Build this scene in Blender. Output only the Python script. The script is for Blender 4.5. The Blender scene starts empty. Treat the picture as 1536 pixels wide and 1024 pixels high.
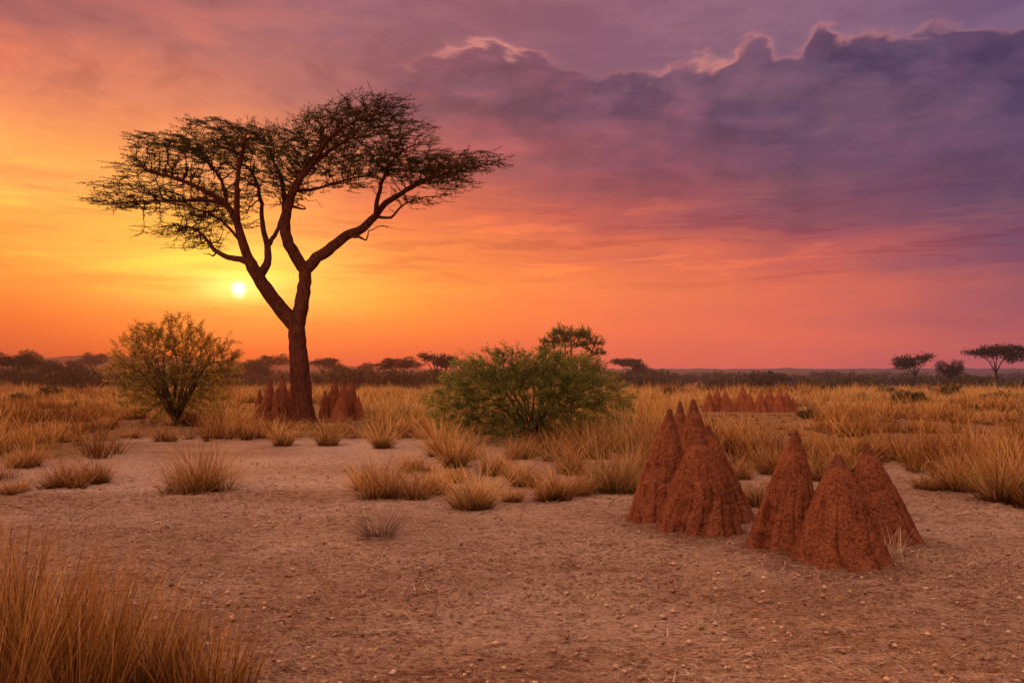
import bpy, math, random
import numpy as np
from mathutils import Vector

rng = np.random.default_rng(11)
random.seed(11)
scene = bpy.context.scene
F = 1280.0; HZ = 560.0; CAMH = 1.7
def bx(px, d): return (px - 768.0) / F * d          # bearing -> metres east at distance d
def gd(py): return CAMH * F / (py - HZ)              # distance of a ground point

def lin(c):
    o = []
    for v in c:
        v = v / 255.0
        o.append(v / 12.92 if v <= 0.04045 else ((v + 0.055) / 1.055) ** 2.4)
    return (o[0], o[1], o[2], 1.0)

# ------------------------------------------------------------------ numpy noise
def _h(ix, iy, iz, seed):
    n = (ix * 374761393 + iy * 668265263 + iz * 2147483647 + seed * 1274126177) & 0xFFFFFFFF
    n = ((n ^ (n >> 13)) * 1274126177) & 0xFFFFFFFF
    n = ((n ^ (n >> 16)) * 2246822519) & 0xFFFFFFFF
    n = n ^ (n >> 15)
    return (n & 0xFFFF) / 65535.0
def vn(x, y, z=0.0, seed=0):
    x = np.asarray(x, float); y = np.asarray(y, float); z = np.zeros_like(x) + z
    fx = np.floor(x); fy = np.floor(y); fz = np.floor(z)
    ix = fx.astype(np.int64); iy = fy.astype(np.int64); iz = fz.astype(np.int64)
    u = x - fx; v = y - fy; w = z - fz
    u = u*u*(3-2*u); v = v*v*(3-2*v); w = w*w*(3-2*w)
    def L(a, b, t): return a + (b - a) * t
    r = L(L(L(_h(ix,iy,iz,seed), _h(ix+1,iy,iz,seed), u), L(_h(ix,iy+1,iz,seed), _h(ix+1,iy+1,iz,seed), u), v),
          L(L(_h(ix,iy,iz+1,seed), _h(ix+1,iy,iz+1,seed), u), L(_h(ix,iy+1,iz+1,seed), _h(ix+1,iy+1,iz+1,seed), u), v), w)
    return r * 2 - 1
def fbm(x, y, z=0.0, seed=0, o=4):
    s = 0; a = 1.0; t = 0
    for i in range(o):
        s = s + a * vn(np.asarray(x) * 2**i, np.asarray(y) * 2**i, np.asarray(z) * 2**i, seed + i * 17); t += a; a *= 0.5
    return s / t

# ------------------------------------------------------------------ mesh helpers
def make_mesh(name, V, faces, mat=None, attrs=None, smooth=False):
    me = bpy.data.meshes.new(name)
    V = np.asarray(V, dtype=np.float32)
    faces = [np.asarray(f, dtype=np.int32) for f in faces if len(f)]
    me.vertices.add(len(V)); me.vertices.foreach_set('co', V.ravel())
    nl = sum(f.size for f in faces); npoly = sum(len(f) for f in faces)
    me.loops.add(nl); me.polygons.add(npoly)
    me.loops.foreach_set('vertex_index', np.concatenate([f.ravel() for f in faces]))
    st = []; o = 0
    for f in faces:
        k = f.shape[1]; st.append(o + np.arange(len(f)) * k); o += f.size
    me.polygons.foreach_set('loop_start', np.concatenate(st).astype(np.int32))
    me.update(calc_edges=True)
    me.polygons.foreach_set('use_smooth', np.full(npoly, smooth, dtype=bool))
    if attrs:
        for k, a in attrs.items():
            at = me.attributes.new(k, 'FLOAT', 'POINT'); at.data.foreach_set('value', np.asarray(a, dtype=np.float32))
    if mat: me.materials.append(mat)
    return me
def add_obj(name, data, loc=(0,0,0), parent=None, label=None, category=None, group=None, kind=None, rot=0, scale=None):
    ob = bpy.data.objects.new(name, data); bpy.context.collection.objects.link(ob)
    ob.location = loc; ob.rotation_euler = (0, 0, rot)
    if scale is not None: ob.scale = scale
    if parent: ob.parent = parent
    if label: ob['label'] = label
    if category: ob['category'] = category
    if group: ob['group'] = group
    if kind: ob['kind'] = kind
    return ob

def blades(base, az, lean, curve, L, w, K=2, tint=None):
    n = len(base); base = np.asarray(base, float)
    p = base.copy(); P = [p.copy()]
    for k in range(K):
        th = lean + curve * (k + .5) / K
        p = p + np.stack([np.sin(th)*np.cos(az), np.sin(th)*np.sin(az), np.cos(th)], 1) * (L / K)[:, None]
        P.append(p.copy())
    a2 = rng.uniform(0, 2*math.pi, n)
    side = np.stack([np.cos(a2), np.sin(a2), np.zeros(n)], 1)
    m = 2 * K + 1
    V = np.zeros((n, m, 3)); H = np.zeros((n, m))
    for k in range(K):
        ww = (w * (1 - 0.75 * k / K))[:, None] * 0.5
        V[:, 2*k] = P[k] - side * ww; V[:, 2*k+1] = P[k] + side * ww
        H[:, 2*k] = H[:, 2*k+1] = k / K
    V[:, 2*K] = P[K]; H[:, 2*K] = 1
    o = (np.arange(n) * m)[:, None]
    q = [o + np.array([[2*k, 2*k+1, 2*k+3, 2*k+2]]) for k in range(K-1)]
    q = np.concatenate(q) if q else np.zeros((0, 4), int)
    t = o + np.array([[2*K-2, 2*K-1, 2*K]])
    if tint is None: tint = rng.uniform(0, 1, n)
    return V.reshape(-1, 3), [q, t], np.repeat(tint, m), H.ravel()

def leafquads(C, size, aspect=0.45, flat=0.0, tint=None, dirs=None):
    n = len(C)
    if dirs is None: u = rng.normal(size=(n, 3))
    else: u = dirs + rng.normal(size=(n, 3)) * 0.5
    u[:, 2] *= (1 - flat); u /= np.linalg.norm(u, axis=1)[:, None] + 1e-9
    r = rng.normal(size=(n, 3)); v = np.cross(u, r); v /= np.linalg.norm(v, axis=1)[:, None] + 1e-9
    s = (size * rng.uniform(0.6, 1.3, n))[:, None]
    V = np.stack([C - u*s*.5, C + v*s*aspect*.5, C + u*s*.5, C - v*s*aspect*.5], 1).reshape(-1, 3)
    f = (np.arange(n) * 4)[:, None] + np.array([[0, 1, 2, 3]])
    if tint is None: tint = rng.uniform(0, 1, n)
    return V, [f], np.repeat(tint, 4)

# ------------------------------------------------------------------ node helpers
class NT:
    def __init__(s, nt): s.nt = nt; s.n = nt.nodes; s.l = nt.links
    def new(s, t, **k):
        nd = s.n.new(t)
        for a, b in k.items(): setattr(nd, a, b)
        return nd
    def put(s, sock, v):
        if isinstance(v, bpy.types.NodeSocket): s.l.new(v, sock)
        elif v is not None:
            sock.default_value = v
    def m(s, op, a, b=None, c=None, clamp=False):
        nd = s.new('ShaderNodeMath', operation=op, use_clamp=clamp)
        for i, x in enumerate((a, b, c)):
            if x is not None: s.put(nd.inputs[i], x)
        return nd.outputs[0]
    def rng(s, v, a, b, c=0.0, d=1.0, mode='SMOOTHSTEP'):
        nd = s.new('ShaderNodeMapRange', interpolation_type=mode)
        for i, x in enumerate((v, a, b, c, d)): s.put(nd.inputs[i], x)
        return nd.outputs[0]
    def ramp(s, fac, stops, interp='LINEAR'):
        nd = s.new('ShaderNodeValToRGB'); cr = nd.color_ramp; cr.interpolation = interp
        while len(cr.elements) < len(stops): cr.elements.new(0.5)
        for e, (p, c) in zip(cr.elements, stops):
            e.position = p; e.color = c
        s.put(nd.inputs[0], fac); return nd.outputs[0]
    def mix(s, f, a, b, blend='MIX'):
        nd = s.new('ShaderNodeMix', data_type='RGBA', blend_type=blend)
        s.put(nd.inputs[0], f); s.put(nd.inputs[6], a); s.put(nd.inputs[7], b); return nd.outputs[2]
    def noise(s, vec, scale=5, detail=4, rough=.5, dist=0.0):
        nd = s.new('ShaderNodeTexNoise'); s.put(nd.inputs['Vector'], vec)
        nd.inputs['Scale'].default_value = scale; nd.inputs['Detail'].default_value = detail
        nd.inputs['Roughness'].default_value = rough; nd.inputs['Distortion'].default_value = dist
        return nd.outputs[0]
    def comb(s, x, y, z):
        nd = s.new('ShaderNodeCombineXYZ')
        for i, v in enumerate((x, y, z)): s.put(nd.inputs[i], v)
        return nd.outputs[0]
    def attr(s, name):
        nd = s.new('ShaderNodeAttribute'); nd.attribute_name = name; return nd.outputs['Fac']
def new_mat(name):
    m = bpy.data.materials.new(name); m.use_nodes = True
    m.node_tree.nodes.clear(); t = NT(m.node_tree); out = t.new('ShaderNodeOutputMaterial')
    return m, t, out
G = lambda v: (v, v, v, 1)

# ------------------------------------------------------------------ world
SUN_AZ = math.atan((358-768)/F); SUN_T = (HZ-433)/F*math.cos(SUN_AZ); SUN_EL = math.atan(SUN_T)
world = bpy.data.worlds.new("World"); scene.world = world; world.use_nodes = True
world.node_tree.nodes.clear()
t = NT(world.node_tree); wo = t.new('ShaderNodeOutputWorld'); bg = t.new('ShaderNodeBackground')
tc = t.new('ShaderNodeTexCoord'); sep = t.new('ShaderNodeSeparateXYZ'); t.l.new(tc.outputs['Generated'], sep.inputs[0])
X, Y, Z = sep.outputs
az = t.m('ARCTAN2', X, Y)
hr = t.m('MAXIMUM', t.m('SQRT', t.m('ADD', t.m('MULTIPLY', X, X), t.m('MULTIPLY', Y, Y))), 0.02)
V = t.m('DIVIDE', Z, hr)
def AZ(px): return math.atan((px-768)/F)
def TV(px, py): return (HZ-py)/F*math.cos(AZ(px))
wv = t.comb(t.m('MULTIPLY', az, 3.0), t.m('MULTIPLY', V, 11.0), 3.1)
w1 = t.m('SUBTRACT', t.noise(wv, 1.3, 3, .55), .5)
wv2 = t.comb(t.m('MULTIPLY', az, 3.0), t.m('MULTIPLY', V, 16.0), 9.7)
w2 = t.m('SUBTRACT', t.noise(wv2, 1.5, 2, .6), .5)
amp = t.rng(V, 0.0, 0.12)
Vw = t.m('ADD', V, t.m('MULTIPLY', t.m('MULTIPLY', w1, 0.09), amp))
Aw = t.m('ADD', az, t.m('MULTIPLY', w2, 0.20))
cols = {
 0: [(560,(190,80,62)),(530,(206,84,52)),(480,(230,96,44)),(430,(242,120,44)),(370,(250,146,52)),(300,(254,170,72)),(230,(253,164,82)),(160,(242,142,88)),(90,(212,112,88)),(0,(160,88,90))],
 300: [(560,(216,84,48)),(530,(232,90,40)),(480,(246,112,32)),(440,(254,148,38)),(400,(255,162,40)),(350,(254,166,50)),(280,(252,154,70)),(200,(236,132,84)),(120,(202,112,94)),(40,(174,96,96)),(0,(160,92,98))],
 600: [(560,(220,90,64)),(520,(236,102,60)),(470,(250,124,52)),(430,(255,144,48)),(390,(248,128,52)),(340,(232,106,62)),(280,(208,94,72)),(200,(168,82,86)),(120,(148,84,98)),(50,(150,92,106)),(0,(145,92,112))],
 900: [(560,(216,100,82)),(500,(240,112,74)),(430,(246,124,72)),(390,(236,114,70)),(340,(198,88,78)),(270,(146,72,84)),(200,(126,73,93)),(130,(116,75,98)),(0,(114,77,102))],
 1200: [(560,(208,98,88)),(500,(222,106,86)),(430,(214,102,84)),(380,(198,92,85)),(330,(144,77,90)),(250,(110,71,96)),(150,(102,72,98)),(0,(102,74,102))],
 1536: [(560,(178,92,96)),(500,(178,90,94)),(430,(150,84,97)),(380,(130,75,98)),(320,(112,71,97)),(250,(100,69,98)),(150,(95,71,101)),(0,(94,73,105))],
}
keys = sorted(cols); c = None
for i, k in enumerate(keys):
    st = [(TV(k, py)/0.5, lin(cc)) for py, cc in cols[k]]
    r = t.ramp(t.m('MULTIPLY', Vw, 2.0), st)
    if c is None: c = r
    else: c = t.mix(t.rng(Aw, AZ(keys[i-1]), AZ(k), mode='LINEAR'), c, r)
nv = t.comb(t.m('MULTIPLY', az, 5.0), t.m('MULTIPLY', t.m('ADD', V, t.m('MULTIPLY', az, .10)), 10.5), 5.5)
n3 = t.noise(nv, 1.0, 5, .64, .3)
patch = t.m('MULTIPLY', t.rng(n3, .49, .60), t.rng(V, .19, .34))
c = t.mix(t.m('MULTIPLY', patch, .6), c, t.mix(1.0, c, (0.68, .58, .70, 1), 'MULTIPLY'))
lt = t.m('MULTIPLY', t.rng(n3, .50, .38), t.rng(V, .18, .30))
c = t.mix(t.m('MULTIPLY', lt, .7), c, t.mix(1.0, c, (1.30, 1.22, 1.04, 1), 'MULTIPLY'))
bpts = [(300,330),(430,230),(520,165),(560,118),(640,88),(740,62),(790,84),(880,112),(960,100),(1050,95),(1120,70),(1205,78),(1228,44),(1290,48),(1380,52),(1460,44),(1536,36)]
a0, a1 = AZ(300), AZ(1536)
bst = [((AZ(p)-a0)/(a1-a0), G(TV(p, q))) for p, q in bpts]
B = t.ramp(t.rng(az, a0, a1, mode='LINEAR'), bst)
bwarp = t.m('MULTIPLY', w2, 1.6)
bv = t.comb(t.m('ADD', t.m('MULTIPLY', az, 16.0), bwarp), t.m('ADD', t.m('MULTIPLY', V, 22.0), bwarp), 1.7)
bn = t.noise(bv, 1.5, 5, .58, .0)
vA = t.new('ShaderNodeTexVoronoi', feature='SMOOTH_F1'); t.put(vA.inputs['Vector'], bv); vA.inputs['Scale'].default_value = 1.3; vA.inputs['Smoothness'].default_value = .4
puff = t.m('SUBTRACT', .5, vA.outputs['Distance'])
bill = t.m('ADD', t.m('MULTIPLY', t.m('SUBTRACT', bn, .5), .050), t.m('MULTIPLY', puff, .036))
D = t.m('SUBTRACT', t.m('ADD', B, bill), V)
inn = t.rng(D, -0.003, 0.010)
azr = t.rng(az, AZ(480), AZ(760))
above = t.ramp(t.rng(az, AZ(480), AZ(1536), mode='LINEAR'), [(0,lin((172,98,100))),(.35,lin((154,98,114))),(.6,lin((150,104,122))),(1,lin((126,96,126)))])
stn = t.noise(t.comb(t.m('MULTIPLY', az, 7.0), t.m('MULTIPLY', V, 20.0), 2.2), 1.0, 4, .6, .2)
above = t.mix(t.m('MULTIPLY', t.rng(stn, .40, .60), .8), t.mix(1.0, above, (.78,.76,.84,1), 'MULTIPLY'), above)
c = t.mix(t.m('MULTIPLY', t.m('SUBTRACT', 1.0, inn), azr), c, above)
body = t.m('MULTIPLY', t.m('MULTIPLY', inn, azr), t.rng(D, .26, .02))
pshade = t.m('ADD', puff, t.m('MULTIPLY', t.m('SUBTRACT', bn, .5), 1.5))
c = t.mix(t.m('MULTIPLY', body, t.rng(pshade, .02, .42)), c, t.mix(1.0, c, (1.26, 1.18, 1.14, 1), 'MULTIPLY'))
c = t.mix(t.m('MULTIPLY', body, t.rng(pshade, .05, -.30)), c, t.mix(1.0, c, (.74, .78, .84, 1), 'MULTIPLY'))
rim = t.m('POWER', 2.718, t.m('MULTIPLY', t.m('POWER', t.m('DIVIDE', t.m('ABSOLUTE', t.m('SUBTRACT', D, .002)), .0048), 1.5), -1.0))
rimf = t.ramp(t.rng(az, AZ(560), AZ(1536), mode='LINEAR'), [(0,G(0)),(.12,G(.5)),(.22,G(.8)),(.30,G(.2)),(.45,G(.3)),(.58,G(.6)),(.66,G(.25)),(.74,G(.32)),(1,G(.1))])
rimv = t.m('MULTIPLY', rim, t.rng(stn, .36, .56, .25, 1.0))
c = t.mix(t.m('MULTIPLY', rimv, rimf), c, lin((228,140,128)))
sv = t.comb(t.m('MULTIPLY', az, 5.0), t.m('MULTIPLY', t.m('ADD', V, t.m('MULTIPLY', w1, .012)), 44.0), 6.1)
sn = t.noise(sv, 1.0, 4, .66, .3)
darkf = t.m('MULTIPLY', t.m('MULTIPLY', inn, azr), t.rng(V, .15, .24))
c = t.mix(t.m('MULTIPLY', darkf, t.m('MULTIPLY', t.rng(sn, .48, .66), .6)), c, t.mix(1.0, c, (1.24, 1.15, 1.12, 1), 'MULTIPLY'))
band = t.m('MULTIPLY', t.rng(V, .075, .13), t.rng(V, .25, .18))
c = t.mix(t.m('MULTIPLY', t.m('MULTIPLY', t.rng(sn, .52, .60), band), .6), c, t.mix(1.0, c, (.74, .62, .76, 1), 'MULTIPLY'))
brt = t.m('MULTIPLY', t.rng(sn, .46, .38), band)
c = t.mix(t.m('MULTIPLY', brt, .6), c, t.mix(1.0, c, (1.34, 1.38, 1.0, 1), 'MULTIPLY'))
ga = t.m('DIVIDE', t.m('SUBTRACT', az, SUN_AZ), .13); gv = t.m('DIVIDE', t.m('SUBTRACT', V, SUN_T+.016), .042)
gl = t.m('POWER', 2.718, t.m('MULTIPLY', t.m('ADD', t.m('MULTIPLY', ga, ga), t.m('MULTIPLY', gv, gv)), -1.0))
gl = t.m('MULTIPLY', gl, t.rng(sn, .66, .42, .4, 1.0))
c = t.mix(gl, c, (0.12, .28, .04, 1), 'ADD')
ga2 = t.m('DIVIDE', t.m('SUBTRACT', az, SUN_AZ), .040); gv2 = t.m('DIVIDE', t.m('SUBTRACT', V, SUN_T+.002), .014)
gl2 = t.m('POWER', 2.718, t.m('MULTIPLY', t.m('ADD', t.m('MULTIPLY', ga2, ga2), t.m('MULTIPLY', gv2, gv2)), -1.0))
c = t.mix(gl2, c, (0.5, .42, .14, 1), 'ADD')
dd = t.m('SQRT', t.m('ADD', t.m('POWER', t.m('ABSOLUTE', t.m('SUBTRACT', az, SUN_AZ)), 2.0), t.m('POWER', t.m('ABSOLUTE', t.m('SUBTRACT', V, SUN_T)), 2.0)))
disc = t.rng(t.m('ADD', dd, t.m('MULTIPLY', t.m('SUBTRACT', sn, .5), .012)), .0112, .0012)
c = t.mix(disc, c, (3.4, 2.4, 1.1, 1), 'ADD')
up = t.rng(V, .50, 1.3)
c = t.mix(up, c, (1.80, 1.03, .76, 1))  # sky overhead, out of view, raised as added fill for the ground
rear = t.m('MULTIPLY', t.rng(Y, .25, -.45), t.rng(V, -.02, .15))
side = t.rng(X, -.75, .75, mode='SMOOTHSTEP')
c = t.mix(rear, c, t.mix(side, (2.2, 1.26, .90, 1), (.45, .26, .26, 1)))  # unseen sky behind camera added as fill: bright left, dim right
c = t.mix(t.rng(V, 0.0, -.03), c, (.25, .12, .07, 1))
sky = t.new('ShaderNodeTexSky', sky_type='NISHITA'); sky.sun_disc = False
sky.sun_elevation = SUN_EL; sky.sun_rotation = SUN_AZ; sky.dust_density = 4
c = t.mix(0.004, c, sky.outputs[0], 'ADD')
t.put(bg.inputs[0], c); bg.inputs[1].default_value = 1.0
t.l.new(bg.outputs[0], wo.inputs[0])

sd = bpy.data.lights.new('sun', 'SUN'); sd.energy = 4.8; sd.color = (1, .54, .23); sd.angle = math.radians(2.2)
so = bpy.data.objects.new('sun', sd); bpy.context.collection.objects.link(so)
dv = Vector((math.sin(SUN_AZ)*math.cos(SUN_EL), math.cos(SUN_AZ)*math.cos(SUN_EL), math.sin(SUN_EL)))
so.rotation_euler = dv.to_track_quat('Z', 'Y').to_euler(); so.location = dv * 200

# ------------------------------------------------------------------ materials
def hazed(t, shader, out, amount, col=None):  # distance haze painted in as emission, growing with world y
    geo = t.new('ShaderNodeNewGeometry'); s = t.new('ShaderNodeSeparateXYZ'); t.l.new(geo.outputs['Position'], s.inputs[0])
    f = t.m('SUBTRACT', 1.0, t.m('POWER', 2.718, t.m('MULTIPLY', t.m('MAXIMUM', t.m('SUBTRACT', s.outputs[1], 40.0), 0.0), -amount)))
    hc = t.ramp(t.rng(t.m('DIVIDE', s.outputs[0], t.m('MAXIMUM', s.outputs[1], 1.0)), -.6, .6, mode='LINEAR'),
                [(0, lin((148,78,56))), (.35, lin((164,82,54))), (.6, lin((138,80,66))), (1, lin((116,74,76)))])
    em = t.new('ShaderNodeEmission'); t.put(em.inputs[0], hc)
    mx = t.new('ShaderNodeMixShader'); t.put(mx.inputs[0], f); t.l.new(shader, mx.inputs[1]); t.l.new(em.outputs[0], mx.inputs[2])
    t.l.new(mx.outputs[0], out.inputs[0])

def leafy(name, stops, trans=.4, haze=None, hstops=None):
    m, t, out = new_mat(name)
    col = t.ramp(t.attr('tint'), stops)
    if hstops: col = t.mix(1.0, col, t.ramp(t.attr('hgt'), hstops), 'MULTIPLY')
    d = t.new('ShaderNodeBsdfDiffuse'); t.put(d.inputs[0], col)
    tr = t.new('ShaderNodeBsdfTranslucent'); t.put(tr.inputs[0], col)
    mx = t.new('ShaderNodeMixShader'); mx.inputs[0].default_value = trans
    t.l.new(d.outputs[0], mx.inputs[1]); t.l.new(tr.outputs[0], mx.inputs[2])
    if haze: hazed(t, mx.outputs[0], out, haze)
    else: t.l.new(mx.outputs[0], out.inputs[0])
    return m
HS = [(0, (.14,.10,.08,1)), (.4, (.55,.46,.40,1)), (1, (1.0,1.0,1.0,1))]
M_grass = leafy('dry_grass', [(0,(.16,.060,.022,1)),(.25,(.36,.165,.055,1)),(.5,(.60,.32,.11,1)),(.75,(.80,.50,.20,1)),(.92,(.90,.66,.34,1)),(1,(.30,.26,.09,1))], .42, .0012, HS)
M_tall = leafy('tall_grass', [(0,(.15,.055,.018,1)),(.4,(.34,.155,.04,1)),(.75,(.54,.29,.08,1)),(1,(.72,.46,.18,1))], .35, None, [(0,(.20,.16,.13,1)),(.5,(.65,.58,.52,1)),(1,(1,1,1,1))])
M_straw = leafy('straw', [(0,(.40,.26,.15,1)),(.5,(.58,.41,.26,1)),(1,(.76,.60,.43,1))], .1)
M_grey = leafy('grey_spikes', [(0,(.10,.06,.05,1)),(1,(.40,.29,.22,1))], .1)
M_acacia = leafy('acacia_leaf', [(0,(.026,.032,.012,1)),(.6,(.055,.062,.019,1)),(1,(.14,.11,.038,1))], .35)
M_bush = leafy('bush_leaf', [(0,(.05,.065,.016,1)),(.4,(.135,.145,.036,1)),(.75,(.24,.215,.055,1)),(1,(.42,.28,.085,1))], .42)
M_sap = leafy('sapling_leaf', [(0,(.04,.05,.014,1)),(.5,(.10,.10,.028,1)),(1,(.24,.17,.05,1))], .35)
M_bush2 = leafy('thin_bush_leaf', [(0,(.10,.085,.020,1)),(.45,(.26,.18,.045,1)),(1,(.56,.27,.065,1))], .55)
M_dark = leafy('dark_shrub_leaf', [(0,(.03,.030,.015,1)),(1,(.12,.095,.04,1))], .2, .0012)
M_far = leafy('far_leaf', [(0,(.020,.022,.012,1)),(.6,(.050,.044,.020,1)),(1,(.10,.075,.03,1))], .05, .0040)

def bark(name, c1, c2, haze=None, bd=.04):
    m, t, out = new_mat(name)
    tcn = t.new('ShaderNodeTexCoord'); mp = t.new('ShaderNodeMapping'); mp.inputs['Scale'].default_value = (13, 13, 2.2)
    t.l.new(tcn.outputs['Object'], mp.inputs[0])
    n = t.noise(mp.outputs[0], 1.6, 5, .65, .4)
    col = t.ramp(n, [(.35, c1), (.65, c2)])
    p = t.new('ShaderNodeBsdfDiffuse'); t.put(p.inputs[0], col)
    b = t.new('ShaderNodeBump'); b.inputs['Strength'].default_value = .8; b.inputs['Distance'].default_value = bd
    t.put(b.inputs['Height'], n); t.l.new(b.outputs[0], p.inputs['Normal'])
    if haze: hazed(t, p.outputs[0], out, haze)
    else: t.l.new(p.outputs[0], out.inputs[0])
    return m
M_bark = bark('acacia_bark', (.05,.018,.011,1), (.17,.058,.034,1))
M_twig = bark('shrub_bark', (.05,.028,.016,1), (.13,.08,.045,1))
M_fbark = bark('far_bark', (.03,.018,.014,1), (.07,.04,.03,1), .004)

def mound_mat(name, k=1.0):
    m, t, out = new_mat(name)
    tcn = t.new('ShaderNodeTexCoord'); ob = tcn.outputs['Object']
    n1 = t.noise(ob, 4, 4, .6); n2 = t.noise(ob, 40, 4, .72); n3 = t.noise(ob, 120, 2, .6)
    K = lambda a: (a[0]*k, a[1]*k, a[2]*k, 1)
    col = t.ramp(n1, [(.3,K((.20,.062,.030))),(.55,K((.27,.088,.041))),(.75,K((.33,.118,.056)))])
    col = t.mix(t.rng(n2, .54, .38), col, t.mix(1.0, col, (.44,.38,.36,1), 'MULTIPLY'))
    col = t.mix(t.m('MULTIPLY', t.rng(n3, .56, .66), .55), col, (.55,.28,.15,1))
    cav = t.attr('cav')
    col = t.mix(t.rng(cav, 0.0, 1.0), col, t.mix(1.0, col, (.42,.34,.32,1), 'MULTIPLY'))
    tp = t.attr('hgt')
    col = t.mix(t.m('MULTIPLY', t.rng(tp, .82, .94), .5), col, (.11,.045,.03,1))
    p = t.new('ShaderNodeBsdfDiffuse'); t.put(p.inputs[0], col)
    hh = t.m('ADD', t.m('MULTIPLY', n2, .8), t.m('MULTIPLY', n3, .35))
    b = t.new('ShaderNodeBump'); b.inputs['Strength'].default_value = 1.0; b.inputs['Distance'].default_value = .032
    t.put(b.inputs['Height'], hh); t.l.new(b.outputs[0], p.inputs['Normal'])
    t.l.new(p.outputs[0], out.inputs[0])
    return m
M_mound = mound_mat('red_termite_earth'); M_spire = mound_mat('red_termite_earth_backlit', 1.25)  # spire copy is the same earth, colour lightened to stand for backlight

# ------------------------------------------------------------------ mound data
MOUNDS = [ # px centre of base, distance of centre, tip px, tip py, half width px
 (991,9.80,1005,614,54),(1048,9.15,1050,651,65),(1084,9.95,1061,638,52),(1042,10.9,1040,599,46),(1020,11.4,1020,602,38),
 (1178,8.30,1194,646,60),(1260,7.65,1257,682,78),(1321,8.65,1299,665,62)]
mound_xy = [(bx(p, d), d, hw/F*d) for p, d, _, _, hw in MOUNDS]

# ------------------------------------------------------------------ ground
COLS = [-600,0,150,210,620,880,1000,1340,1400,1536,2200]; DS = [12,14,16,21.5,21.5,16.5,14.5,14.5,12.6,11.6,11]
def field_mask(x, y):
    px = 768 + x / np.maximum(y, .5) * F
    st = np.interp(px, COLS, DS) + fbm(x*.45, y*.45, seed=5, o=3) * 2.6
    return np.clip((y - st) / 1.6, 0, 1)
def gheight(x, y):
    h = fbm(x*.35, y*.35, seed=31, o=3) * .05
    r = np.sqrt(x*x + y*y); h = h * np.clip((60 - r) / 30, 0, 1)
    return h
xs = np.concatenate([-np.geomspace(8, 5000, 46)[::-1], np.arange(-7.96, 7.97, .030), np.geomspace(8.01, 5000, 46)])
ys = np.concatenate([np.array([-600,-200,-60,-20,-6,-1,1.5,2.6]), np.arange(3.2, 14.0, .026), np.geomspace(14.05, 7000, 120)])
gx, gy = np.meshgrid(xs, ys)
gz = gheight(gx, gy)
near = np.clip((17 - gy) / 3, 0, 1) * np.clip((9 - np.abs(gx)) / 1.5, 0, 1) * (gy > 2.5)
cl = fbm(gx*5, gy*8, seed=3, o=3); cl2 = fbm(gx*16, gy*23, seed=8, o=2)
soft = np.clip(.6 + fbm(gx*.5, gy*.9, seed=77, o=3)*1.2, .25, 1.1)
gz = gz + near * (np.maximum(cl, -.15) * .042 + np.maximum(cl2, -.1) * .040) * soft
red = np.zeros_like(gx)
for mx_, my_, mr_ in mound_xy:
    dd_ = np.hypot(gx - mx_, gy - my_) / mr_
    red = np.maximum(red, np.clip(1.8 - dd_ + .4*cl, 0, 1)); gz = gz + .05 * np.exp(-(dd_/1.15)**4)
ny, nx = gx.shape
idx = np.arange(nx*ny).reshape(ny, nx)
Fq = np.stack([idx[:-1,:-1], idx[:-1,1:], idx[1:,1:], idx[1:,:-1]], -1).reshape(-1, 4)
m, t, out = new_mat('dry_soil'); M_soil = m
geo = t.new('ShaderNodeNewGeometry'); pos = geo.outputs['Position']
mp = t.new('ShaderNodeMapping'); mp.inputs['Scale'].default_value = (1, 1.7, 1); t.l.new(pos, mp.inputs[0]); P = mp.outputs[0]
n1 = t.noise(P, .7, 4, .65, .4); n2 = t.noise(P, 5.0, 4, .68, .3); n3 = t.noise(P, 24, 4, .75); n4 = t.noise(P, 80, 2, .7)
soil = t.ramp(n1, [(.30,(.34,.185,.112,1)),(.5,(.44,.262,.168,1)),(.68,(.54,.35,.24,1))])
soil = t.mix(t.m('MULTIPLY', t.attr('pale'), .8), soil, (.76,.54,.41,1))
soil = t.mix(t.rng(n2, .54, .34), soil, t.mix(1.0, soil, (.60,.52,.48,1), 'MULTIPLY'))
soil = t.mix(t.rng(n3, .49, .38), soil, t.mix(1.0, soil, (.34,.27,.24,1), 'MULTIPLY'))
soil = t.mix(t.m('MULTIPLY', t.rng(n3, .57, .66), .5), soil, (.80,.58,.43,1))
soil = t.mix(t.m('MULTIPLY', t.rng(n4, .56, .66), .5), soil, (.84,.60,.43,1))
soil = t.mix(t.m('MULTIPLY', t.rng(n4, .44, .35), .55), soil, (.13,.07,.045,1))
soil = t.mix(t.m('MULTIPLY', t.attr('red'), .8), soil, t.mix(t.rng(n3,.4,.65), (.08,.030,.018,1), (.24,.088,.048,1)))  # red mound earth, also darkened as painted contact shading around the bases
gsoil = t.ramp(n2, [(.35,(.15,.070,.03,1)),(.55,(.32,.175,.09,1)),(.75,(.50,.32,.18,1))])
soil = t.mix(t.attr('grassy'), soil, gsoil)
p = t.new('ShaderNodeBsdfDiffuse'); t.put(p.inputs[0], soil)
hh = t.m('ADD', t.m('ADD', t.m('MULTIPLY', n2, .4), t.m('MULTIPLY', n3, .65)), t.m('MULTIPLY', n4, .25))
b = t.new('ShaderNodeBump'); b.inputs['Strength'].default_value = 1.0; b.inputs['Distance'].default_value = .09
t.put(b.inputs['Height'], hh); t.l.new(b.outputs[0], p.inputs['Normal'])
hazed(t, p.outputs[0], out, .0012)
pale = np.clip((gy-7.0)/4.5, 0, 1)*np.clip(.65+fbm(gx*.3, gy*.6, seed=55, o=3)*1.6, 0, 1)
pale = np.maximum(pale, .45*np.clip(fbm(gx*.45, gy*.9, seed=56, o=3)*2.6-.25, 0, 1))
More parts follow.
